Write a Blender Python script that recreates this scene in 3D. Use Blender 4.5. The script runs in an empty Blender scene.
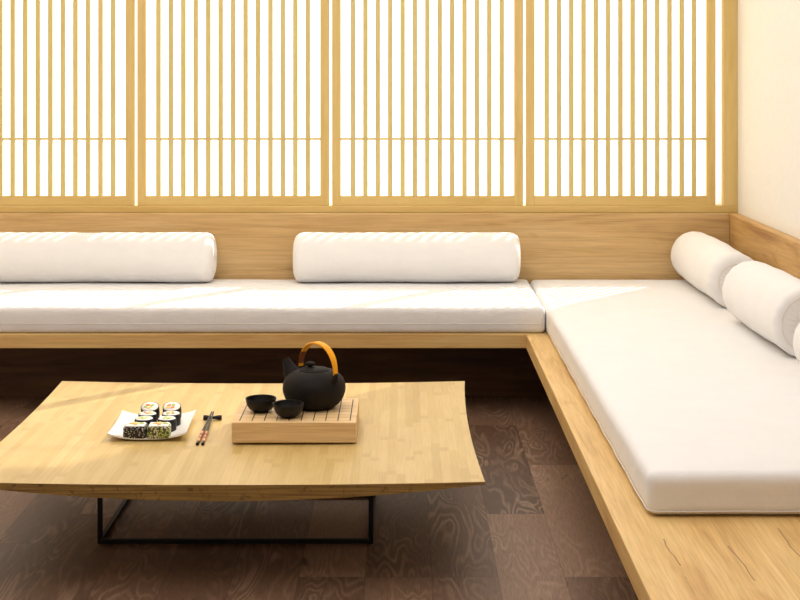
import bpy, bmesh, math, random
from mathutils import Vector, Matrix
random.seed(7)
S = bpy.context.scene
COL = S.collection
PI = math.pi

# ------------------------------------------------------------------ materials
def new_mat(name):
    m = bpy.data.materials.new(name); m.use_nodes = True
    nt = m.node_tree; nt.nodes.clear()
    out = nt.nodes.new('ShaderNodeOutputMaterial')
    b = nt.nodes.new('ShaderNodeBsdfPrincipled')
    nt.links.new(b.outputs[0], out.inputs[0])
    return m, nt, b, out

class N:
    """small node helper"""
    def __init__(s, nt): s.nt = nt
    def node(s, t, **kw):
        n = s.nt.nodes.new(t)
        for k, v in kw.items(): setattr(n, k, v)
        return n
    def put(s, sock, v):
        if v is None: return
        if hasattr(v, 'links'): s.nt.links.new(v, sock)
        else: sock.default_value = v
    def coord(s): return s.node('ShaderNodeTexCoord').outputs['Object']
    def mapping(s, v, scale=(1,1,1), loc=(0,0,0)):
        n = s.node('ShaderNodeMapping'); s.put(n.inputs['Vector'], v)
        n.inputs['Scale'].default_value = scale; n.inputs['Location'].default_value = loc
        return n.outputs[0]
    def noise(s, v, scale=5, detail=4, rough=.55, dist=0, out='Fac'):
        n = s.node('ShaderNodeTexNoise'); s.put(n.inputs['Vector'], v)
        n.inputs['Scale'].default_value = scale; n.inputs['Detail'].default_value = detail
        n.inputs['Roughness'].default_value = rough; n.inputs['Distortion'].default_value = dist
        return n.outputs[out]
    def math(s, op, a, b=None, c=None):
        n = s.node('ShaderNodeMath', operation=op)
        s.put(n.inputs[0], a)
        if b is not None: s.put(n.inputs[1], b)
        if c is not None: s.put(n.inputs[2], c)
        return n.outputs[0]
    def ramp(s, f, stops, interp='LINEAR'):
        n = s.node('ShaderNodeValToRGB'); s.put(n.inputs[0], f)
        cr = n.color_ramp; cr.interpolation = interp
        while len(cr.elements) < len(stops): cr.elements.new(.5)
        for e, (p, c) in zip(cr.elements, stops):
            e.position = p; e.color = tuple(c) + (1,) if len(c) == 3 else c
        return n.outputs[0]
    def mix(s, f, a, b, mode='MIX'):
        n = s.node('ShaderNodeMix', data_type='RGBA', blend_type=mode)
        s.put(n.inputs[0], f)
        for sock, v in ((n.inputs[6], a), (n.inputs[7], b)):
            if isinstance(v, tuple): v = tuple(v) + (1,) if len(v) == 3 else v
            s.put(sock, v)
        return n.outputs[2]
    def bump(s, h, strength=.2, dist=.01):
        n = s.node('ShaderNodeBump'); s.put(n.inputs['Height'], h)
        n.inputs['Strength'].default_value = strength; n.inputs['Distance'].default_value = dist
        return n.outputs[0]
    def sep(s, v):
        n = s.node('ShaderNodeSeparateXYZ'); s.put(n.inputs[0], v); return n.outputs
    def comb(s, x=0, y=0, z=0):
        n = s.node('ShaderNodeCombineXYZ')
        for i, v in enumerate((x, y, z)): s.put(n.inputs[i], v)
        return n.outputs[0]

def srgb(r, g, b):
    f = lambda c: (c/255/12.92) if c/255 <= .04045 else ((c/255+.055)/1.055)**2.4
    return (f(r), f(g), f(b))

def ax(axis, along, across):
    return tuple(along if a == axis else across for a in 'XYZ')

def wood(name, light, mid, dark, axis='X', scale=1.0, rough=.5, knots=True, boards=None, contrast=1.0, soft=1.0):
    m, nt, b, _ = new_mat(name); h = N(nt)
    co = h.coord()
    v1 = h.mapping(co, ax(axis, .8*scale, 9*scale), (3.1, 1.7, 5.3))
    n1 = h.noise(v1, 1.6, 5, .6, .9)
    col = h.ramp(n1, [(.24, dark), (.45, mid), (.66, light)])
    v2 = h.mapping(co, ax(axis, 3*scale, 110*scale))
    n2 = h.noise(v2, 1.5, 3, .6)
    col = h.mix(.35*contrast, col, h.ramp(n2, [(.35, (.55, .5, .45)), (.6, (1, 1, 1))]), 'MULTIPLY')
    if knots:
        v3 = h.mapping(co, ax(axis, 1.6*scale, 7*scale), (.4, .2, .9))
        n3 = h.noise(v3, 1.7, 2, .5, 1.4)
        col = h.mix(h.ramp(n3, [(.66, (0, 0, 0)), (.78, (.55, .55, .55))]), col, dark)
    if boards:
        w, off = boards                       # glued boards running along the axis: fine irregular joints
        x = h.sep(co)['XYZ'.index('X' if axis == 'Y' else 'Y')]
        wob = h.math('MULTIPLY', h.math('SUBTRACT', h.noise(h.mapping(co, ax(axis, 3, .2)), 2, 2), .5), .03)
        fx = h.math('FRACT', h.math('DIVIDE', h.math('ADD', h.math('SUBTRACT', x, off), wob), w))
        line = h.math('LESS_THAN', h.math('ABSOLUTE', h.math('SUBTRACT', fx, .5)), .012)
        vis = h.math('GREATER_THAN', h.noise(h.mapping(co, ax(axis, 2.2, 3)), 1.7, 2), .5)
        col = h.mix(h.math('MULTIPLY', h.math('MULTIPLY', line, vis), .75), col, tuple(c*.35 for c in dark))
    nt.links.new(col, b.inputs['Base Color'])
    b.inputs['Roughness'].default_value = rough
    b.inputs['Specular IOR Level'].default_value = .3
    nt.links.new(h.bump(n2, .12, .002), b.inputs['Normal'])
    return m

def plain(name, c, rough=.5, metal=0, spec=.5, bump=None, vary=0):
    m, nt, b, _ = new_mat(name); h = N(nt)
    b.inputs['Roughness'].default_value = rough; b.inputs['Metallic'].default_value = metal
    b.inputs['Specular IOR Level'].default_value = spec
    co = h.coord()
    n = h.noise(co, 40, 3)
    lo = tuple(x*(1-vary) for x in c); hi = tuple(min(1, x*(1+vary)) for x in c)
    nt.links.new(h.ramp(n, [(.3, lo), (.7, hi)]), b.inputs['Base Color'])
    if bump:
        sc, st, d = bump
        nt.links.new(h.bump(h.noise(co, sc, 4), st, d), b.inputs['Normal'])
    return m

def fabric(name, c):
    m, nt, b, _ = new_mat(name); h = N(nt)
    co = h.coord()
    big = h.noise(co, 9, 3)
    nt.links.new(h.ramp(big, [(.25, tuple(x*.965 for x in c)), (.75, c)]), b.inputs['Base Color'])
    b.inputs['Roughness'].default_value = .95; b.inputs['Specular IOR Level'].default_value = .1
    b.inputs['Sheen Weight'].default_value = .15
    fine = h.noise(co, 420, 2)
    soft = h.noise(co, 14, 3)
    hh = h.math('ADD', h.math('MULTIPLY', fine, .12), soft)
    nt.links.new(h.bump(hh, .22, .012), b.inputs['Normal'])
    return m

def bamboo(name):
    m, nt, b, _ = new_mat(name); h = N(nt)
    co = h.coord(); s = h.sep(co)
    w = .026
    c = h.math('FLOOR', h.math('DIVIDE', s[0], w))
    wn = h.node('ShaderNodeTexWhiteNoise', noise_dimensions='1D'); h.put(wn.inputs['W'], c)
    r = wn.outputs['Value']
    row = h.math('FLOOR', h.math('DIVIDE', h.math('ADD', s[1], h.math('MULTIPLY', r, 7.0)), .75))
    wn2 = h.node('ShaderNodeTexWhiteNoise', noise_dimensions='2D')
    h.put(wn2.inputs['Vector'], h.comb(c, row, 0))
    col = h.ramp(wn2.outputs['Value'], [(0, srgb(198, 168, 104)), (.5, srgb(206, 177, 113)), (1, srgb(213, 184, 122))])
    grain = h.noise(h.mapping(co, (190, 5, 190)), 1.5, 3)
    col = h.mix(.35, col, h.ramp(grain, [(.3, (.72, .66, .55)), (.6, (1, 1, 1))]), 'MULTIPLY')
    pat = h.noise(h.mapping(co, (7, 1.6, 7)), 1.4, 3)
    col = h.mix(.40, col, h.ramp(pat, [(.3, (.78, .70, .56)), (.65, (1.0, 1.0, 1.0))]), 'MULTIPLY')
    # bamboo nodes: short darker bars across single strips
    fy = h.math('FRACT', h.math('DIVIDE', h.math('ADD', s[1], h.math('MULTIPLY', r, 7.0)), .75))
    bar = h.math('LESS_THAN', h.math('ABSOLUTE', h.math('SUBTRACT', fy, .5)), .028)
    some = h.math('GREATER_THAN', wn2.outputs['Value'], .62)
    col = h.mix(h.math('MULTIPLY', h.math('MULTIPLY', bar, some), .20), col, srgb(150, 105, 50))
    nt.links.new(col, b.inputs['Base Color'])
    b.inputs['Roughness'].default_value = .42; b.inputs['Specular IOR Level'].default_value = .35
    nt.links.new(h.bump(grain, .06, .002), b.inputs['Normal'])
    return m

def bamboo_edge(name):
    m, nt, b, _ = new_mat(name); h = N(nt)
    co = h.coord()
    g = h.noise(h.mapping(co, (2.2, 2.2, 120)), 2, 4)
    col = h.ramp(g, [(.3, srgb(112, 82, 40)), (.5, srgb(154, 118, 60)), (.7, srgb(184, 146, 80))])
    p = h.noise(h.mapping(co, (26, 26, 30)), 1.5, 3, .6, .5)
    col = h.mix(h.ramp(p, [(.58, (0, 0, 0)), (.72, (.6, .6, .6))]), col, srgb(48, 32, 14))
    nt.links.new(col, b.inputs['Base Color']); b.inputs['Roughness'].default_value = .5
    return m

def floor_mat(name):
    m, nt, b, _ = new_mat(name); h = N(nt)
    co = h.coord(); s = h.sep(co)
    w, L = .19, 1.18
    cx = h.math('DIVIDE', h.math('SUBTRACT', s[0], .275), w)
    c = h.math('FLOOR', cx)
    wn = h.node('ShaderNodeTexWhiteNoise', noise_dimensions='1D'); h.put(wn.inputs['W'], c)
    off = h.math('MULTIPLY', h.math('FLOOR', h.math('MULTIPLY', wn.outputs['Value'], 4)), L/4)
    ry = h.math('DIVIDE', h.math('ADD', h.math('SUBTRACT', s[1], 4.146), off), L)
    r = h.math('FLOOR', ry)
    wn2 = h.node('ShaderNodeTexWhiteNoise', noise_dimensions='2D'); h.put(wn2.inputs['Vector'], h.comb(c, r, 0))
    rnd = wn2.outputs['Value']
    base = h.ramp(rnd, [(0, srgb(84, 60, 44)), (.5, srgb(112, 83, 63)), (1, srgb(148, 116, 92))])
    # cathedral grain: contour lines of a long soft field, different in every plank
    shifted = h.node('ShaderNodeVectorMath', operation='ADD')
    h.put(shifted.inputs[0], co); h.put(shifted.inputs[1], h.comb(h.math('MULTIPLY', rnd, 37), h.math('MULTIPLY', rnd, 91), 0))
    f = h.noise(h.mapping(shifted.outputs[0], (7.5, 1.5, 1)), 1.1, 2.0, .5, .35)
    fr = h.math('FRACT', h.math('MULTIPLY', f, 15))
    tri = h.math('ABSOLUTE', h.math('SUBTRACT', fr, .5))
    lines = h.ramp(tri, [(.0, (1, 1, 1)), (.16, (.55, .55, .55)), (.3, (0, 0, 0))])
    str_ = h.noise(h.mapping(shifted.outputs[0], (4, 1.2, 1)), 1.6, 2)
    amt = h.math('MULTIPLY', lines, h.ramp(str_, [(.42, (.04, .04, .04)), (.68, (.62, .62, .62))]))
    col = h.mix(amt, base, srgb(182, 150, 124))
    pores = h.noise(h.mapping(co, (120, 9, 1)), 2, 3)
    col = h.mix(.55, col, h.ramp(pores, [(.32, (.45, .42, .4)), (.58, (1, 1, 1))]), 'MULTIPLY')
    kn = h.noise(h.mapping(shifted.outputs[0], (9, 5, 1)), 1.2, 1.5, .5, 1)
    col = h.mix(h.ramp(kn, [(.74, (0, 0, 0)), (.8, (.8, .8, .8))]), col, srgb(26, 18, 13))
    ex = h.math('ABSOLUTE', h.math('SUBTRACT', h.math('FRACT', cx), .5))
    ey = h.math('ABSOLUTE', h.math('SUBTRACT', h.math('FRACT', ry), .5))
    seam = h.math('MAXIMUM', h.math('GREATER_THAN', ex, .493), h.math('GREATER_THAN', ey, .4985))
    col = h.mix(h.math('MULTIPLY', seam, .4), col, srgb(30, 21, 16))
    nt.links.new(col, b.inputs['Base Color'])
    b.inputs['Roughness'].default_value = .5; b.inputs['Specular IOR Level'].default_value = .35
    nt.links.new(h.bump(h.math('ADD', pores, lines), .12, .002), b.inputs['Normal'])
    return m

def speckle(name, bg, dots, scale, thr):
    m, nt, b, _ = new_mat(name); h = N(nt)
    v = h.node('ShaderNodeTexVoronoi'); h.put(v.inputs['Vector'], h.coord()); v.inputs['Scale'].default_value = scale
    f = h.ramp(v.outputs['Distance'], [(thr-.06, (1, 1, 1)), (thr+.06, (0, 0, 0))])
    tint = h.ramp(h.noise(h.coord(), 45, 2), [(.4, dots[0]), (.6, dots[1])])
    nt.links.new(h.mix(f, bg, tint), b.inputs['Base Color'])
    b.inputs['Roughness'].default_value = .6
    nt.links.new(h.bump(f, .5, .002), b.inputs['Normal'])
    return m

def paper_mat():
    m, nt, b, out = new_mat('shoji_paper'); h = N(nt); nt.nodes.remove(b)
    tl = h.node('ShaderNodeBsdfTranslucent'); tl.inputs[0].default_value = (.96, .93, .90, 1)
    df = h.node('ShaderNodeBsdfDiffuse'); df.inputs[0].default_value = (.93, .91, .88, 1)
    tr = h.node('ShaderNodeBsdfTransparent'); tr.inputs[0].default_value = (1, .98, .95, 1)
    m1 = h.node('ShaderNodeMixShader'); m1.inputs[0].default_value = .35
    nt.links.new(tl.outputs[0], m1.inputs[1]); nt.links.new(df.outputs[0], m1.inputs[2])
    m2 = h.node('ShaderNodeMixShader')
    fib = h.noise(h.mapping(h.coord(), (30, 30, 30)), 2, 3)
    nt.links.new(h.ramp(fib, [(.3, (.40, .40, .40)), (.7, (.46, .46, .46))]), m2.inputs[0])
    nt.links.new(m1.outputs[0], m2.inputs[1]); nt.links.new(tr.outputs[0], m2.inputs[2])
    nt.links.new(m2.outputs[0], out.inputs[0])
    return m

OAK = (srgb(233, 198, 134), srgb(223, 183, 117), srgb(194, 147, 86))
M = {}
M['backboard'] = wood('oak_backboard', srgb(222, 188, 134), srgb(211, 174, 118), srgb(182, 141, 88), 'X', 1.0)
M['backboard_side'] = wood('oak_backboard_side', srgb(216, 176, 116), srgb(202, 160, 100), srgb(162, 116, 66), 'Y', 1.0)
M['slab'] = wood('oak_slab', *OAK, 'X', 1.0)
M['slab_side'] = wood('oak_slab_side', *OAK, 'Y', 1.0, boards=(.1435, .689))
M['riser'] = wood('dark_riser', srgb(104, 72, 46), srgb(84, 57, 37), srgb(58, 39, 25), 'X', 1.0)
M['frame'] = wood('cedar_frame', srgb(228, 200, 134), srgb(223, 193, 124), srgb(213, 181, 110), 'Z', 1.4, .6, False, None, .35)
M['frame_x'] = wood('cedar_frame_rail', srgb(228, 200, 134), srgb(223, 193, 124), srgb(213, 181, 110), 'X', 1.4, .6, False, None, .35)
M['lattice'] = wood('cedar_lattice', srgb(224, 205, 142), srgb(221, 201, 136), srgb(216, 194, 127), 'Z', 1.4, .6, False, None, .25)
M['paper'] = paper_mat()
M['bamboo'] = bamboo('bamboo_top'); M['bamboo_edge'] = bamboo_edge('bamboo_edge')
M['floor'] = floor_mat('dark_plank_floor')
M['plaster'] = plain('cream_plaster', srgb(243, 241, 236), .9, 0, .1, (260, .25, .004), .02)
M['sand'] = plain('sand_plaster', srgb(222, 210, 192), .9, 0, .1, None, .03)
M['ceiling'] = plain('white_ceiling', srgb(245, 242, 236), .9, 0, .1, None, .01)
M['cushion'] = fabric('white_cotton', srgb(241, 239, 237))
M['piping'] = fabric('white_piping', srgb(234, 227, 218))
M['board'] = wood('pale_hinoki', srgb(238, 204, 152), srgb(230, 193, 138), srgb(208, 166, 110), 'X', 1.6, .5, False)
M['line'] = plain('ink_line', srgb(38, 28, 20), .7)
M['line_soft'] = plain('ink_line_soft', srgb(168, 126, 80), .7)
M['iron'] = plain('cast_iron', srgb(27, 22, 19), .7, .0, .2, (300, .35, .003), .15)
M['black_cup'] = plain('black_glaze', srgb(14, 11, 10), .45, 0, .3, (200, .15, .002), .1)
M['cane'] = plain('amber_cane', srgb(244, 166, 6), .5, 0, .3, (120, .2, .002), .1)
M['cane_dark'] = plain('brown_wrap', srgb(120, 62, 24), .5, 0, .4, (200, .4, .003), .2)
M['steel'] = plain('black_steel', srgb(20, 19, 19), .5, .2, .4)
M['china'] = plain('white_china', srgb(242, 236, 226), .25, 0, .5)
M['nori'] = plain('nori', srgb(22, 24, 26), .6, 0, .3, (180, .5, .003), .3)
M['rice'] = plain('rice', srgb(240, 236, 226), .6, 0, .4, (230, .9, .004), .06)
M['salmon'] = plain('salmon', srgb(232, 128, 84), .4, 0, .5, (90, .2, .002), .12)
M['avocado'] = plain('avocado', srgb(170, 190, 96), .45, 0, .4, (90, .2, .002), .15)
M['egg'] = plain('egg', srgb(236, 206, 110), .5, 0, .4, (90, .2, .002), .1)
M['ginger'] = plain('orange_filling', srgb(214, 158, 72), .5, 0, .4, (120, .4, .003), .25)
M['sesame_black'] = speckle('sesame_on_nori', srgb(24, 22, 22), (srgb(225, 218, 200), srgb(190, 182, 165)), 190, .33)
M['sesame_green'] = speckle('green_flecked_rice', srgb(74, 72, 44), (srgb(224, 218, 184), srgb(172, 186, 92)), 170, .50)
M['lacquer'] = plain('dark_lacquer', srgb(24, 16, 13), .45, 0, .3)
M['stick_wood'] = plain('bare_stick_wood', srgb(226, 168, 110), .4, 0, .4, None, .1)
M['red'] = plain('red_lacquer', srgb(170, 48, 26), .35)

# ------------------------------------------------------------------ mesh helpers
def finish(bm, name, mats, parent=None, loc=None, smooth=True, angle=40):
    bmesh.ops.remove_doubles(bm, verts=bm.verts, dist=1e-6)
    bmesh.ops.recalc_face_normals(bm, faces=bm.faces)
    me = bpy.data.meshes.new(name); bm.to_mesh(me); bm.free()
    for m in (mats if isinstance(mats, (list, tuple)) else [mats]): me.materials.append(m)
    if smooth:
        me.polygons.foreach_set('use_smooth', [True]*len(me.polygons))
        me.set_sharp_from_angle(angle=math.radians(angle))
    o = bpy.data.objects.new(name, me); COL.objects.link(o)
    if parent: o.parent = parent
    if loc: o.location = loc
    return o

def box(bm, x0, x1, y0, y1, z0, z1, bev=0, seg=2):
    r = bmesh.ops.create_cube(bm, size=1)
    vs = r['verts']
    for v in vs:
        v.co = Vector(((x0+x1)/2 + v.co.x*(x1-x0), (y0+y1)/2 + v.co.y*(y1-y0), (z0+z1)/2 + v.co.z*(z1-z0)))
    if bev:
        es = list({e for v in vs for e in v.link_edges})
        bmesh.ops.bevel(bm, geom=es, offset=bev, segments=seg, affect='EDGES', profile=.5)

def B(*a, bev=0, seg=2):
    bm = bmesh.new(); box(bm, *a, bev=bev, seg=seg); return bm

def rounded_box(sx, sy, sz, r, nx=10, ny=10, nz=3, ne=5, fn=None):
    """box centred on the origin whose edges are rounded with radius r"""
    hx, hy, hz = sx/2, sy/2, sz/2
    def coords(h, n):
        rr = min(r, h)
        a = [-h + rr*(1-math.cos(PI/2*k/ne)) for k in range(ne)]
        mids = [-(h-rr) + 2*(h-rr)*k/n for k in range(n+1)]
        return a + mids + [-v for v in reversed(a)]
    X, Y, Z = coords(hx, nx), coords(hy, ny), coords(hz, nz)
    bm = bmesh.new()
    def put(x, y, z):
        p = Vector((x, y, z))
        q = Vector((max(-(hx-r), min(hx-r, x)), max(-(hy-r), min(hy-r, y)), max(-(hz-r), min(hz-r, z))))
        d = p - q
        if d.length > 1e-9: p = q + d.normalized()*r
        if fn: p = fn(p)
        return bm.verts.new(p)
    def face_grid(U, V, f):
        g = [[put(*f(u, v)) for v in V] for u in U]
        for i in range(len(U)-1):
            for j in range(len(V)-1):
                bm.faces.new((g[i][j], g[i+1][j], g[i+1][j+1], g[i][j+1]))
    for s in (-1, 1):
        face_grid(X, Y, lambda u, v: (u, v, s*hz))
        face_grid(X, Z, lambda u, v: (u, s*hy, v))
        face_grid(Y, Z, lambda u, v: (s*hx, u, v))
    bmesh.ops.remove_doubles(bm, verts=bm.verts, dist=1e-5)
    return bm

def lathe(bm, prof, n=48, mtx=None, fn=None):
    rings = []
    for r, z in prof:
        if r < 1e-7: ring = [bm.verts.new((0, 0, z))]
        else: ring = [bm.verts.new((r*math.cos(2*PI*k/n), r*math.sin(2*PI*k/n), z)) for k in range(n)]
        rings.append(ring)
    for a, b in zip(rings, rings[1:]):
        for k in range(n):
            k2 = (k+1) % n
            if len(a) == 1 and len(b) == 1: continue
            if len(a) == 1: bm.faces.new((a[0], b[k], b[k2]))
            elif len(b) == 1: bm.faces.new((a[k], a[k2], b[0]))
            else: bm.faces.new((a[k], a[k2], b[k2], b[k]))
    for ring in rings:
        for v in ring:
            if fn: v.co = fn(v.co)
            if mtx: v.co = mtx @ v.co
    return bm

def tube(bm, pts, rad, n=12, squash=None, side=None):
    pts = [Vector(p) for p in pts]
    if not isinstance(rad, (list, tuple)): rad = [rad]*len(pts)
    rings = []; prev = None
    for i, p in enumerate(pts):
        t = (pts[min(i+1, len(pts)-1)] - pts[max(i-1, 0)]).normalized()
        ref = side or prev or (Vector((0, 0, 1)) if abs(t.z) < .9 else Vector((1, 0, 0)))
        a = (ref - t*ref.dot(t)).normalized(); prev = a; b = t.cross(a)
        qa, qb = squash or (1, 1)
        rings.append([bm.verts.new(p + rad[i]*(a*math.cos(2*PI*k/n)*qa + b*math.sin(2*PI*k/n)*qb)) for k in range(n)])
    for x, y in zip(rings, rings[1:]):
        for k in range(n):
            bm.faces.new((x[k], x[(k+1) % n], y[(k+1) % n], y[k]))
    bm.faces.new(rings[0]); bm.faces.new(rings[-1])
    return bm

# ------------------------------------------------------------------ object helpers
def thing(name, label, cat, loc=(0, 0, 0), rotz=0, group=None):
    o = bpy.data.objects.new(name, None); COL.objects.link(o)
    o.empty_display_size = .05
    o.location = loc; o.rotation_euler = (0, 0, rotz)
    o['label'] = label; o['category'] = cat
    if group: o['group'] = group
    return o

def structure(o): o['kind'] = 'structure'; return o

def dup(root, loc, rotz, label):
    r = root.copy(); COL.objects.link(r); r.location = loc; r.rotation_euler = (0, 0, rotz); r['label'] = label
    for ch in list(root.children):
        c = ch.copy(); COL.objects.link(c); c.parent = r
        for g in ch.children:
            d = g.copy(); COL.objects.link(d); d.parent = c
    return r

# ------------------------------------------------------------------ room shell
XL, XR, YB, YF, ZC = -2.36, 1.61, 7.0, -1.6, 3.7
WIN_L, WIN_R, WIN_B, WIN_T = -2.19, 1.548, .80, 3.45
structure(finish(B(XL-.1, XR+.1, YF-.1, YB+.1, -.1, 0), 'floor', M['floor'], smooth=False))
structure(finish(B(XL-.1, XR+.1, YF-.1, YB+.1, ZC, ZC+.1), 'ceiling', M['ceiling'], smooth=False))
structure(finish(B(XR, XR+.1, YF, YB, 0, ZC), 'wall_right', M['plaster'], smooth=False))
structure(finish(B(XL-.1, XL, YF, YB, 0, ZC), 'wall_left', M['sand'], smooth=False))
structure(finish(B(XL-.1, XR+.1, YF-.1, YF, 0, ZC), 'wall_front', M['plaster'], smooth=False))
bm = bmesh.new()
box(bm, XL-.1, XR+.1, YB, YB+.1, 0, WIN_B-.035)
box(bm, XL-.1, XR+.1, YB, YB+.1, WIN_T, ZC)
box(bm, XL-.1, WIN_L, YB, YB+.1, WIN_B-.035, WIN_T)
box(bm, WIN_R, XR+.1, YB, YB+.1, WIN_B-.035, WIN_T)
structure(finish(bm, 'wall_back', M['plaster'], smooth=False))
# fixed window frame: sill, jambs, head
w = structure(finish(B(XL, XR, 6.952, 7.10, .766, .798, bev=.002), 'window_1', M['frame_x'], smooth=False))
finish(B(1.542, XR, 6.952, 7.0, .798, 3.5, bev=.002), 'jamb', M['frame'], w, smooth=False)
finish(B(XL, -2.24, 6.952, 7.0, .798, 3.5, bev=.002), 'jamb', M['frame'], w, smooth=False)
finish(B(-2.24, 1.542, 6.952, 7.0, 3.42, 3.5, bev=.002), 'head', M['frame_x'], w, smooth=False)

bm = bmesh.new()
bm.faces.new([bm.verts.new((x, 7.012, z)) for x, z in ((1.485, .798), (1.549, .798), (1.549, 3.45), (1.485, 3.45))])
finish(bm, 'backlit_slit_fill', M['paper'], w, smooth=False)  # translucent sheet added so daylight brightens the slit beside the jamb

# ------------------------------------------------------------------ shoji screens
def screen(x0, x1, label, n=13):
    z0, z1 = .798, 3.42
    y0, y1 = 6.966, 6.996
    wd = x1-x0; h = z1-z0
    root = thing('shoji_screen', label, 'screen', ((x0+x1)/2, (y0+y1)/2, z0), 0, 'sliding shoji screens of the window')
    st, rb = .0425, .047
    for s in (-1, 1):
        a, b = sorted((s*wd/2, s*(wd/2-st)))
        finish(B(a, b, -.015, .015, 0, h, bev=.0015), 'stile', M['frame'], root, smooth=False)
    finish(B(-wd/2+st, wd/2-st, -.015, .015, 0, rb, bev=.001), 'bottom_rail', M['frame_x'], root, smooth=False)
    finish(B(-wd/2+st, wd/2-st, -.015, .015, h-rb, h, bev=.001), 'top_rail', M['frame_x'], root, smooth=False)
    bm = bmesh.new()
    inner = wd-2*st; p = inner/(n+1)
    for k in range(n):
        x = -inner/2 + p*(k+1) - .001
        box(bm, x-.0115, x+.0115, -.012, .003, rb, h-rb)
    finish(bm, 'lattice', M['lattice'], root, smooth=False)
    for z in (.3205, 1.30, 2.28):
        finish(B(-inner/2, inner/2, -.008, .003, z-.0052, z+.0052), 'crossbar', M['lattice'], root, smooth=False)
    bm = bmesh.new()
    v = [bm.verts.new((x, .0065, z)) for x, z in ((-inner/2-.005, rb-.005), (inner/2+.005, rb-.005), (inner/2+.005, h-rb+.005), (-inner/2-.005, h-rb+.005))]
    bm.faces.new(v)
    finish(bm, 'paper', M['paper'], root, smooth=False)
    return root
screen(-2.215, -1.2855, 'shoji lattice screen at the left edge, above the first long bolster')
screen(-1.2725, -.3495, 'shoji lattice screen second from the left, above the gap between the two long bolsters')
screen(-.3365, .5825, 'shoji lattice screen directly above the right-hand long bolster')
screen(.5955, 1.507, 'shoji lattice screen nearest the cream right wall, beside the window jamb')

# ------------------------------------------------------------------ built-in corner bench
bench = thing('corner_bench', 'built-in L-shaped oak bench with tall backboards under the shoji window', 'bench', (0, 0, 0))
ZB, ZT = .285, .345
finish(B(XL+.002, XR-.002, 6.07, 6.948, ZB, ZT, bev=.003), 'seat_board', M['slab'], bench, smooth=False)
finish(B(.519, XR-.002, 1.7, 6.0695, ZB, ZT, bev=.003), 'seat_board', M['slab_side'], bench, smooth=False)
finish(B(XL+.002, 1.56, 6.905, 6.95, ZT+.0005, .766, bev=.003), 'backboard', M['backboard'], bench, smooth=False)
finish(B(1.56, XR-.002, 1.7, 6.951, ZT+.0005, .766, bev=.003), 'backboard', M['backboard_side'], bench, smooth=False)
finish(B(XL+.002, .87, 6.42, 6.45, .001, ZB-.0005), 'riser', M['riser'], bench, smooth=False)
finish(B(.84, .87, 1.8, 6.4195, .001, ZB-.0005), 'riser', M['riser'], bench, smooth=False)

# ------------------------------------------------------------------ seat mattresses
def mattress(name, label, x0, x1, y0, y1, z0, hgt, r, seam_z, puff, seed):
    sx, sy = x1-x0, y1-y0
    rnd = random.Random(seed); ph = [rnd.uniform(0, 6) for _ in range(6)]
    def fn(p):
        q = Vector(p)
        top = max(0, (p.z + hgt/2)/hgt)
        ex = min(1, (sx/2-abs(p.x))/.12); ey = min(1, (sy/2-abs(p.y))/.12)
        e = max(0, min(ex, ey))
        q.z += top*puff*(e*e*(3-2*e)) + .0012*top*math.sin(p.x*9+ph[0])*math.sin(p.y*8+ph[1])
        w = .0025*math.sin(p.x*13+ph[2])*math.sin(p.z*40+ph[3])
        if abs(p.y) > sy/2-r: q.y += math.copysign(w, p.y)
        w = .0025*math.sin(p.y*11+ph[4])
        if abs(p.x) > sx/2-r: q.x += math.copysign(w, p.x)
        return q
    bm = rounded_box(sx, sy, hgt, r, max(6, int(sx/.07)), max(6, int(sy/.07)), 4, 5, fn)
    root = thing(name, label, 'cushion', ((x0+x1)/2, (y0+y1)/2, z0), 0, 'white seat mattresses on the bench')
    c = finish(bm, 'cover', M['cushion'], root)
    for v in c.data.vertices: v.co.z += hgt/2
    # welt around the side
    bm = bmesh.new(); a, b = sx/2-.0008, sy/2-.0008; rr = r
    pts = []
    for cx, cy, a0 in ((a-rr, b-rr, 0), (-a+rr, b-rr, PI/2), (-a+rr, -b+rr, PI), (a-rr, -b+rr, 1.5*PI)):
        for k in range(6):
            t = a0 + PI/2*k/5
            pts.append((cx+rr*math.cos(t), cy+rr*math.sin(t), seam_z))
    pts.append(pts[0])
    dense = []
    for p, q in zip(pts, pts[1:]):
        L = math.dist(p, q); n = max(1, int(L/.06))
        for k in range(n): dense.append(Vector(p).lerp(Vector(q), k/n))
    dense.append(dense[0])
    dense = [fn(Vector((p.x, p.y, p.z-hgt/2))) + Vector((0, 0, hgt/2)) for p in dense]
    tube(bm, dense, .0020, 6)
    finish(bm, 'piping', M['piping'], root)
    return root
mattress('seat_mattress', 'long white seat mattress along the window, under the two horizontal bolsters', -2.345, .599, 6.075, 6.898, ZT+.001, .110, .022, .040, .003, 1)
mattress('seat_mattress', 'wide white seat mattress on the right arm of the bench, running toward the viewer', .608, 1.553, 3.58, 6.898, ZT+.001, .110, .028, .014, .004, 2)

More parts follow.
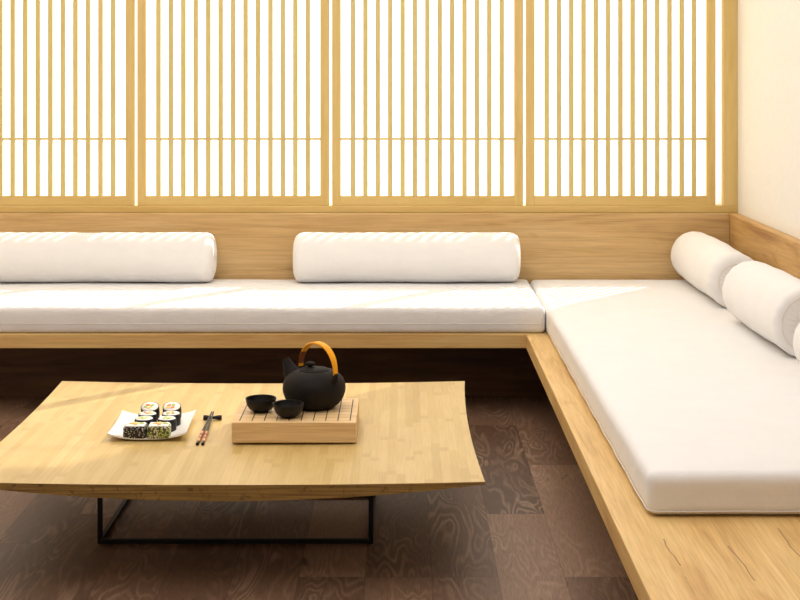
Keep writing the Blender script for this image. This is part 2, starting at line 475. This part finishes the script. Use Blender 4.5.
# ------------------------------------------------------------------ bolsters
def bolster(L, R, label, loc, rotz, seed, rc=.042):
    """axis along local X, resting on z = 0"""
    root = thing('bolster', label, 'pillow', loc, rotz, 'white bolster pillows on the bench')
    rnd = random.Random(seed); ph = [rnd.uniform(0, 6) for _ in range(8)]
    rot = Matrix.Rotation(PI/2, 4, 'Y')
    def squash(p):
        q = p.copy()
        bend = .006*math.sin(p.x*5.0+ph[0])*(abs(p.x)/L)
        q.y *= 1 + .012*math.sin(p.x*7+ph[1]); q.y += bend
        q.z += .003*math.sin(p.x*9+ph[2])*math.sin(p.y*20)
        if q.z < -R+.008: q.z = -R+.008 + (q.z+R-.008)*.15
        return q + Vector((0, 0, R-.0068))
    prof = []
    for k in range(8):
        t = PI/2*k/7
        prof.append((R-rc+rc*math.sin(t), -L/2+rc-rc*math.cos(t)))
    nmid = 24
    mid = [(R*(1+.008*math.sin(j*.9+ph[3])), -L/2+rc+(L-2*rc)*j/nmid) for j in range(1, nmid)]
    prof = prof + mid + [(r, -z) for r, z in reversed(prof)]
    bm = bmesh.new(); lathe(bm, prof, 56, rot)
    for v in bm.verts:
        # gathered creases near both ends
        end = max(0, 1-(L/2-abs(v.co.x))/.06)
        th = math.atan2(v.co.z, v.co.y)
        k = 1 + end*.012*math.sin(th*17+ph[4])
        v.co.y *= k; v.co.z *= k
        v.co = squash(v.co)
    finish(bm, 'cover', M['cushion'], root, angle=60)
    re = R-rc
    for s in (-1, 1):
        bm = bmesh.new()
        prof = [(0, -.002)] + [(re*k/8, .004*math.sin(PI*k/8) - .002*(1-k/8)) for k in range(1, 9)]
        lathe(bm, prof, 84)
        for v in bm.verts:
            r = math.hypot(v.co.x, v.co.y); th = math.atan2(v.co.y, v.co.x)
            v.co.z += .0022*math.sin(th*21+ph[5]+math.sin(th*3)*1.5)*(1-(r/re)**2)*(r/re)*2
        bmesh.ops.transform(bm, matrix=Matrix.Translation((s*(L/2), 0, 0)) @ Matrix.Rotation(s*PI/2, 4, 'Y'), verts=bm.verts)
        for v in bm.verts: v.co = squash(v.co)
        e = finish(bm, 'end_panel', M['cushion'], root)
        bm = bmesh.new()
        pts = [(s*(L/2), re*math.cos(2*PI*k/48), re*math.sin(2*PI*k/48)) for k in range(49)]
        tube(bm, [squash(Vector(p)) for p in pts], .0022, 6)
        finish(bm, 'piping', M['piping'], e)
    return root
ZM = ZT+.0015+.116
RB = .117
bolster(1.04, RB, 'long white bolster at the left edge of the bench, lying under the shoji screens', (-1.397, 6.782, ZM), 0, 1)
bolster(1.05, RB, 'long white bolster lying behind the teapot, against the oak backboard', (.022, 6.782, ZM), 0, 2)
bolster(.88, RB, 'white bolster in the bench corner, lying lengthwise by the right backboard', (1.385, 6.43, ZM), -PI/2, 3)
bolster(.76, .123, 'white bolster on the right arm, second from the corner, its gathered end showing', (1.386, 5.335, ZM), -PI/2+.02, 4, .027)
bolster(.79, RB, 'white bolster cut by the right edge, nearest the viewer', (1.376, 4.315, ZM), -PI/2, 5)

# ------------------------------------------------------------------ low table
TZ = .30
tcx, tcy = -.51, 4.683
table = thing('low_table', 'low bamboo slab table with a bowed underside on a black steel base', 'table', (tcx, tcy, 0))
bm = bmesh.new()
hx, hy = .741, .6525
NU, NV = 48, 16
def table_pt(i, j, top):
    u = -1+2*i/NU; v = -1+2*j/NV
    pinch = .017*(1-v*v)*abs(u)**3
    x = u*hx - math.copysign(pinch, u) if u else 0
    y = v*hy
    z = TZ - .0035 + .009*abs(u)**2.2
    if not top: z -= .007 + .038*(1-abs(u)**2.0)
    return Vector((x, y, z))
gt = [[bm.verts.new(table_pt(i, j, True)) for j in range(NV+1)] for i in range(NU+1)]
gb = [[bm.verts.new(table_pt(i, j, False)) for j in range(NV+1)] for i in range(NU+1)]
for i in range(NU):
    for j in range(NV):
        bm.faces.new((gt[i][j], gt[i+1][j], gt[i+1][j+1], gt[i][j+1])).material_index = 0
        bm.faces.new((gb[i][j], gb[i][j+1], gb[i+1][j+1], gb[i+1][j])).material_index = 0
for i in range(NU):
    for j in (0, NV):
        bm.faces.new((gt[i][j], gt[i+1][j], gb[i+1][j], gb[i][j])).material_index = 1
for j in range(NV):
    for i in (0, NU):
        bm.faces.new((gt[i][j], gt[i][j+1], gb[i][j+1], gb[i][j])).material_index = 1
finish(bm, 'tabletop', [M['bamboo'], M['bamboo_edge']], table, angle=30)
bx, by, t = .415, .240, .007
for sx in (-1, 1):
    for sy in (-1, 1):
        finish(B(sx*bx-t, sx*bx+t, sy*by-t, sy*by+t, 0, .268, bev=.001), 'leg', M['steel'], table, smooth=False)
for sy in (-1, 1):
    finish(B(-bx+t, bx-t, sy*by-t, sy*by+t, 0, .014, bev=.001), 'base_bar', M['steel'], table, smooth=False)
for sx in (-1, 1):
    finish(B(sx*bx-t, sx*bx+t, -by+t, by-t, 0, .014, bev=.001), 'base_bar', M['steel'], table, smooth=False)

def tz(x):                      # height of the table top at world x
    return TZ - .0035 + .009*abs((x-tcx)/hx)**2.2

# ------------------------------------------------------------------ grooved board under the tea set
bxc, byc = -.3325, 4.6225
board = thing('tea_board', 'pale wooden block board with dark grid lines under the teapot and cups', 'tray', (bxc, byc, tz(bxc)+.0022))
BW, BD, BH = .383, .328, .0675
finish(B(-BW/2, BW/2, -BD/2, BD/2, .004, BH, bev=.0025), 'block', M['board'], board, smooth=False)
for sx in (-1, 1):
    for sy in (-1, 1):
        finish(B(sx*.15-.014, sx*.15+.014, sy*.12-.014, sy*.12+.014, 0, .0045, bev=.001), 'foot', M['board'], board, smooth=False)
bm = bmesh.new()
xs = [-BW/2+.0225 + (BW-.042)*k/9 for k in range(10)]
ya, yb = -BD/2+.02, BD/2-.02
for x in xs: box(bm, x-.0016, x+.0016, ya, yb, BH-.0006, BH+.0004)
finish(bm, 'grid_lines', M['line'], board, smooth=False)
bm = bmesh.new()
for k in range(8):
    y = ya+(yb-ya)*k/7
    box(bm, xs[0], xs[-1], y-.0006, y+.0006, BH-.0006, BH+.0002)
finish(bm, 'cross_lines', M['line_soft'], board, smooth=False)
BT = tz(bxc)+BH+.0027

# ------------------------------------------------------------------ teapot
pot = thing('teapot', 'dark cast-iron teapot with an arched amber cane handle, on the grid-lined board', 'teapot', (-.2825, 4.662, BT))
body = [(0, .004), (.052, .004), (.057, 0), (.063, 0), (.068, .005), (.082, .015), (.0935, .031), (.1000, .049), (.1015, .062),
        (.0995, .078), (.093, .093), (.082, .1055), (.068, .1145), (.057, .118), (.053, .1195), (.050, .119), (.049, .117), (0, .117)]
bm = bmesh.new(); lathe(bm, body, 64)
finish(bm, 'body', M['iron'], pot, angle=50)
lid = [(0, .1185), (.0478, .1175), (.0478, .1205), (.045, .1225), (.030, .1255), (.010, .1275), (0, .128)]
bm = bmesh.new(); lathe(bm, lid, 48)
l = finish(bm, 'lid', M['iron'], pot, angle=50)
bm = bmesh.new(); lathe(bm, [(0, .126), (.006, .126), (.0075, .130), (.0125, .132), (.0165, .1355), (.0155, .140), (.009, .1425), (0, .143)], 24, Matrix.Translation((-.014, .010, 0)))
finish(bm, 'knob', M['iron'], l, angle=60)
hd = Vector((.72, -.69, 0)).normalized()           # handle plane, spout points the other way
sd = Vector((-.93, .37, 0)).normalized()
side = Vector((-sd.y, sd.x, 0))
path = [(.048, .066), (.064, .082), (.077, .098), (.087, .114), (.094, .130), (.103, .147)]
rad = [.042, .038, .031, .0235, .0165, .0125]
pts = [sd*a + Vector((0, 0, z)) for a, z in path]
bm = bmesh.new()
tube(bm, pts, rad, 18, None, Vector((0, 0, 1)))
# open mouth of the spout: inset the end cap
bm.faces.ensure_lookup_table()
cap = bm.faces[-1]
r_ = bmesh.ops.inset_region(bm, faces=[cap], thickness=.003)
bmesh.ops.translate(bm, verts=list(cap.verts), vec=(pts[-2]-pts[-1]).normalized()*.012)
finish(bm, 'spout', M['iron'], pot, angle=50)
for s in (1, -1):
    bm = bmesh.new()
    prof = ((.083, .084), (.098, .102), (.0995, .121)) if s > 0 else ((-.060, .106), (-.0635, .116), (-.0635, .124))
    tube(bm, [hd*a + Vector((0, 0, z)) for a, z in prof], [.0135, .0105, .008], 14)
    finish(bm, 'lug', M['iron'], pot)
# arched handle, a flat cane band
def arch(t):
    a = math.pi*t
    x = .018-.0815*math.cos(a); z = .114 + .094*math.sin(a)**.85
    return hd*x + Vector((0, 0, z))
def band(bm, t0, t1, wd, th, n=40):
    hs = Vector((-hd.y, hd.x, 0)); rings = []
    for k in range(n+1):
        t = t0+(t1-t0)*k/n
        p = arch(t); tg = (arch(min(1, t+.01))-arch(max(0, t-.01))).normalized(); nr = tg.cross(hs).normalized()
        ww = wd*(.62+.38*math.sin(PI*t))
        rings.append([bm.verts.new(p + hs*a*ww/2 + nr*b*th/2) for a, b in ((-1, -.5), (-.8, -1), (.8, -1), (1, -.5), (1, .5), (.8, 1), (-.8, 1), (-1, .5))])
    for a, b in zip(rings, rings[1:]):
        for k in range(8): bm.faces.new((a[k], a[(k+1) % 8], b[(k+1) % 8], b[k]))
    bm.faces.new(rings[0]); bm.faces.new(rings[-1])
bm = bmesh.new(); band(bm, .0, 1, .027, .006)
hnd = finish(bm, 'handle', M['cane'], pot)
bm = bmesh.new(); band(bm, .05, .2, .029, .008, 16)
o = finish(bm, 'wrapping', M['cane_dark'], hnd); o['label'] = 'dark brown wrapped end of the handle'

# ------------------------------------------------------------------ tea cups
def cup(label, loc):
    root = thing('tea_cup', label, 'cup', loc, 0, 'black tea cups on the board')
    out = [(0, .002), (.018, .002), (.019, 0), (.0225, 0), (.0255, .003), (.035, .0085), (.0425, .0185), (.0468, .0305), (.0490, .0425), (.0484, .0437)]
    inn = [(.0462, .0430), (.0440, .031), (.0395, .0205), (.031, .0115), (.015, .0075), (0, .007)]
    bm = bmesh.new(); lathe(bm, out+inn, 48)
    finish(bm, 'bowl', M['black_cup'], root, angle=60)
    return root
cup('black handleless tea cup, the farther left one on the board', (-.4475, 4.598, BT))
cup('black handleless tea cup standing in front of the teapot, nearer the viewer', (-.3545, 4.526, BT))

# ------------------------------------------------------------------ plate of sushi
PX, PY = -.797, 4.645
PZ = tz(PX)+.0008
prot = math.radians(2.2)
plate = thing('sushi_plate', 'white rectangular china plate with upturned corners, holding sushi rolls', 'plate', (PX, PY, PZ), prot)
pa, pb = .1215, .151
def plate_pt(u, v, top):
    k = .96+.04*(u*u+v*v)/2
    x = u*pa*k; y = v*pb*k
    z = .0015 + .017*abs(u)**2.8 + .004*abs(v)**4
    if top: z += .0048
    return Vector((x, y, z))
bm = bmesh.new(); n = 26
for top in (True, False):
    g = [[bm.verts.new(plate_pt(-1+2*i/n, -1+2*j/n, top)) for j in range(n+1)] for i in range(n+1)]
    for i in range(n):
        for j in range(n): bm.faces.new((g[i][j], g[i+1][j], g[i+1][j+1], g[i][j+1]))
    if top: gT = g
for i in range(n):
    for j in (0, n):
        bm.faces.new((gT[i][j], gT[i+1][j], g[i+1][j], g[i][j])); bm.faces.new((gT[j][i], gT[j][i+1], g[j][i+1], g[j][i]))
finish(bm, 'dish', M['china'], plate, angle=50)
bm = bmesh.new()
lathe(bm, [(.055, 0), (.058, 0), (.060, .003), (.053, .003), (.055, 0)], 40)
finish(bm, 'foot_ring', M['china'], plate)

SZ = PZ + .0068
def blob(r, h, n=18, sx=1, sy=1, at=(0, 0), z=0, rot=0):
    bm = bmesh.new()
    prof = [(0, 0), (r, 0), (r*1.0, h*.4), (r*.8, h*.85), (r*.45, h), (0, h)]
    lathe(bm, prof, n, Matrix.Translation((at[0], at[1], z)) @ Matrix.Rotation(rot, 4, 'Z') @ Matrix.Diagonal((sx, sy, 1, 1)))
    return bm
def maki(label, x, y, tilt, spin, fills):
    root = thing('sushi_roll', label, 'sushi', (x+.005, y, SZ), 0, 'sushi rolls on the plate')
    r, h = .0295, .042
    root.rotation_euler = (tilt, 0, 0)
    if tilt: root.location.z += r*math.sin(tilt)
    bm = bmesh.new()
    wob = lambda p: Vector((p.x*(1+.02*math.sin(3*math.atan2(p.y, p.x)+spin)), p.y*(1+.02*math.cos(2*math.atan2(p.y, p.x)+spin)), p.z))
    lathe(bm, [(0, .0002), (r-.001, .0002), (r, .002), (r+.0008, h/2), (r, h-.001), (r-.0008, h), (r-.0018, h-.001), (r-.002, h-.006)], 40, None, wob)
    finish(bm, 'nori', M['nori'], root, angle=50)
    bm = bmesh.new()
    lathe(bm, [(r-.0016, h-.006), (r-.0019, h-.0012), (r-.004, h+.0012), (r*.5, h+.002), (0, h+.0018)], 36, None,
          lambda p: wob(p)+Vector((0, 0, .0008*math.sin(p.x*420+spin)*math.sin(p.y*390))))
    finish(bm, 'rice', M['rice'], root, angle=80)
    spots = [(-.006, .007), (.008, .003), (-.001, -.010), (-.013, -.003)]
    names = {'salmon': 'salmon', 'avocado': 'avocado', 'egg': 'egg', 'ginger': 'filling'}
    for (sx_, sy_), f in zip(spots, fills):
        c, s = math.cos(spin), math.sin(spin)
        finish(blob(.0072, .0022, 14, 1.15, .8, (sx_*c-sy_*s, sx_*s+sy_*c), h+.0014, spin*2+sx_*90), names[f], M[f], root)
    return root
def square_roll(label, x, y, mat, spin):
    root = thing('sushi_roll', label, 'sushi', (x+.005, y, SZ), spin, 'sushi rolls on the plate')
    h = .0385
    bm = rounded_box(.0695, .056, h, .006, 4, 4, 3, 3)
    o = finish(bm, 'coating', mat, root, angle=60)
    for v in o.data.vertices: v.co.z += h/2
    bm = rounded_box(.060, .047, .006, .0025, 10, 8, 1, 2, lambda p: p + Vector((0, 0, .0006*math.sin(p.x*500)*math.sin(p.y*460))))
    o = finish(bm, 'rice', M['rice'], root, angle=80)
    for v in o.data.vertices: v.co.z += h-.0005
    for k, (f, a, b) in enumerate((('ginger', -.011, .004), ('ginger', .002, -.005), ('avocado', .018, .006), ('egg', -.003, .012))):
        finish(blob(.0085, .003, 14, 1.2, .8, (a, b), h+.002, k*1.3), {'ginger': 'filling'}.get(f, f), M[f], root)
    return root
square_roll('front left sushi roll on the plate, black with white sesame seeds', -.836, 4.522, M['sesame_black'], .02)
square_roll('front right sushi roll on the plate, coated in green-flecked pale rice', -.7625, 4.524, M['sesame_green'], .03)
fl = ['salmon', 'avocado', 'egg', 'avocado']
maki('seaweed-wrapped sushi roll directly behind the black sesame roll', -.822, 4.591, 0, .3, ['avocado', 'egg', 'avocado', 'avocado'])
maki('seaweed-wrapped sushi roll directly behind the green-flecked roll', -.750, 4.593, 0, 1.9, ['avocado', 'avocado', 'egg', 'avocado'])
maki('seaweed-wrapped sushi roll third from the front in the left row', -.822, 4.656, 0, 2.5, ['salmon', 'salmon', 'egg', 'avocado'])
maki('seaweed-wrapped sushi roll third from the front in the right row', -.747, 4.658, 0, .9, ['salmon', 'egg', 'salmon', 'avocado'])
maki('rearmost sushi roll of the left row, tilted to show its salmon and avocado', -.826, 4.734, math.radians(19), .1, fl)
maki('rearmost sushi roll of the right row, tilted to show a large salmon piece', -.755, 4.736, math.radians(19), .5, ['salmon', 'avocado', 'salmon', 'egg'])

# ------------------------------------------------------------------ chopsticks and rest
RX, RY = -.624, 4.777
rz = tz(RX)
rest = thing('chopstick_rest', 'small black bow-tie chopstick rest to the right of the plate', 'chopstick rest', (RX, RY, rz))
bm = bmesh.new()
prof = [(0, -.030), (.0075, -.030), (.0085, -.0285), (.0078, -.018), (.0055, -.007), (.0050, 0), (.0055, .007), (.0078, .018), (.0085, .0285), (.0075, .030), (0, .030)]
lathe(bm, prof, 24, Matrix.Translation((0, 0, .0083)) @ Matrix.Rotation(PI/2, 4, 'Y'))
for v in bm.verts: v.co.z = max(0, v.co.z)
finish(bm, 'rest_body', M['lacquer'], rest, angle=50)

def chopstick(label, tip, end):
    tip, end = Vector(tip), Vector(end)
    d = tip-end; L = d.length
    root = thing('chopstick', label, 'chopstick', end, 0, 'chopsticks on the rest')
    sd_ = d.normalized().cross(Vector((0, 0, 1))).normalized(); up = sd_.cross(d.normalized())
    rw = lambda t: .0044*(1-t)+.0021*t
    def seg(t0, t1, mat, name, grow=0, parent=root):
        bm = bmesh.new(); rings = []
        for t in (t0, (t0+t1)/2, t1):
            r = rw(t)+grow; c = d*t
            rings.append([bm.verts.new(c + sd_*a*r + up*b*r) for a, b in ((-1, -.6), (-.6, -1), (.6, -1), (1, -.6), (1, .6), (.6, 1), (-.6, 1), (-1, .6))])
        for a, b in zip(rings, rings[1:]):
            for k in range(8): bm.faces.new((a[k], a[(k+1) % 8], b[(k+1) % 8], b[k]))
        bm.faces.new(rings[0]); bm.faces.new(rings[-1])
        return finish(bm, name, mat, parent, smooth=False)
    seg(.36, 1, M['lacquer'], 'shaft')
    g = seg(.07, .36, M['stick_wood'], 'grip'); g['label'] = 'bare orange-tan wooden grip'
    seg(.15, .19, M['red'], 'red_band', .0003, g)
    seg(.23, .30, M['red'], 'red_band', .0003, g)
    seg(0, .07, M['lacquer'], 'end_cap')
    return root
chopstick('left dark chopstick with a tan and red grip, tip on the black rest', (-.6325, 4.822, rz+.0168), (-.6290, 4.452, tz(-.63)+.0046))
chopstick('right dark chopstick with a tan and red grip, handle nearer the tea board', (-.6265, 4.822, rz+.0168), (-.6120, 4.452, tz(-.61)+.0046))

# ------------------------------------------------------------------ light
wd_ = bpy.data.worlds.new('World'); S.world = wd_; wd_.use_nodes = True
bg = wd_.node_tree.nodes['Background']; bg.inputs[0].default_value = (1, .98, .965, 1); bg.inputs[1].default_value = 1.3

def light(name, kind, loc, energy, color=(1, 1, 1), **kw):
    d = bpy.data.lights.new(name, kind); d.energy = energy; d.color = color
    for k, v in kw.items(): setattr(d, k, v)
    o = bpy.data.objects.new(name, d); COL.objects.link(o); o.location = loc
    return o
sun = light('sun', 'SUN', (6, 12, 8), 10.5, (1, .955, .90), angle=math.radians(.8))
sun.rotation_euler = Vector((-.88, -1.0, -1.08)).to_track_quat('-Z', 'Y').to_euler()
light('ceiling_fill', 'AREA', (-.5, 3.9, 3.6), 66, (.985, .975, 1.0), shape='RECTANGLE', size=3.0, size_y=5.2)  # unseen broad area light added under the ceiling as soft fill

# ------------------------------------------------------------------ camera
cd = bpy.data.cameras.new('camera'); cam = bpy.data.objects.new('camera', cd); COL.objects.link(cam)
cam.location = (0, 0, 1.45); cam.rotation_euler = (PI/2, 0, 0)
cd.sensor_width = 36; cd.lens = 36*1450/800
cd.shift_x = -2/800; cd.shift_y = -230/800
cd.clip_start = .05
S.camera = cam
vs = S.view_settings
vs.view_transform = 'Standard'; vs.look = 'None'; vs.exposure = .52; vs.gamma = 1; vs.use_curve_mapping = False
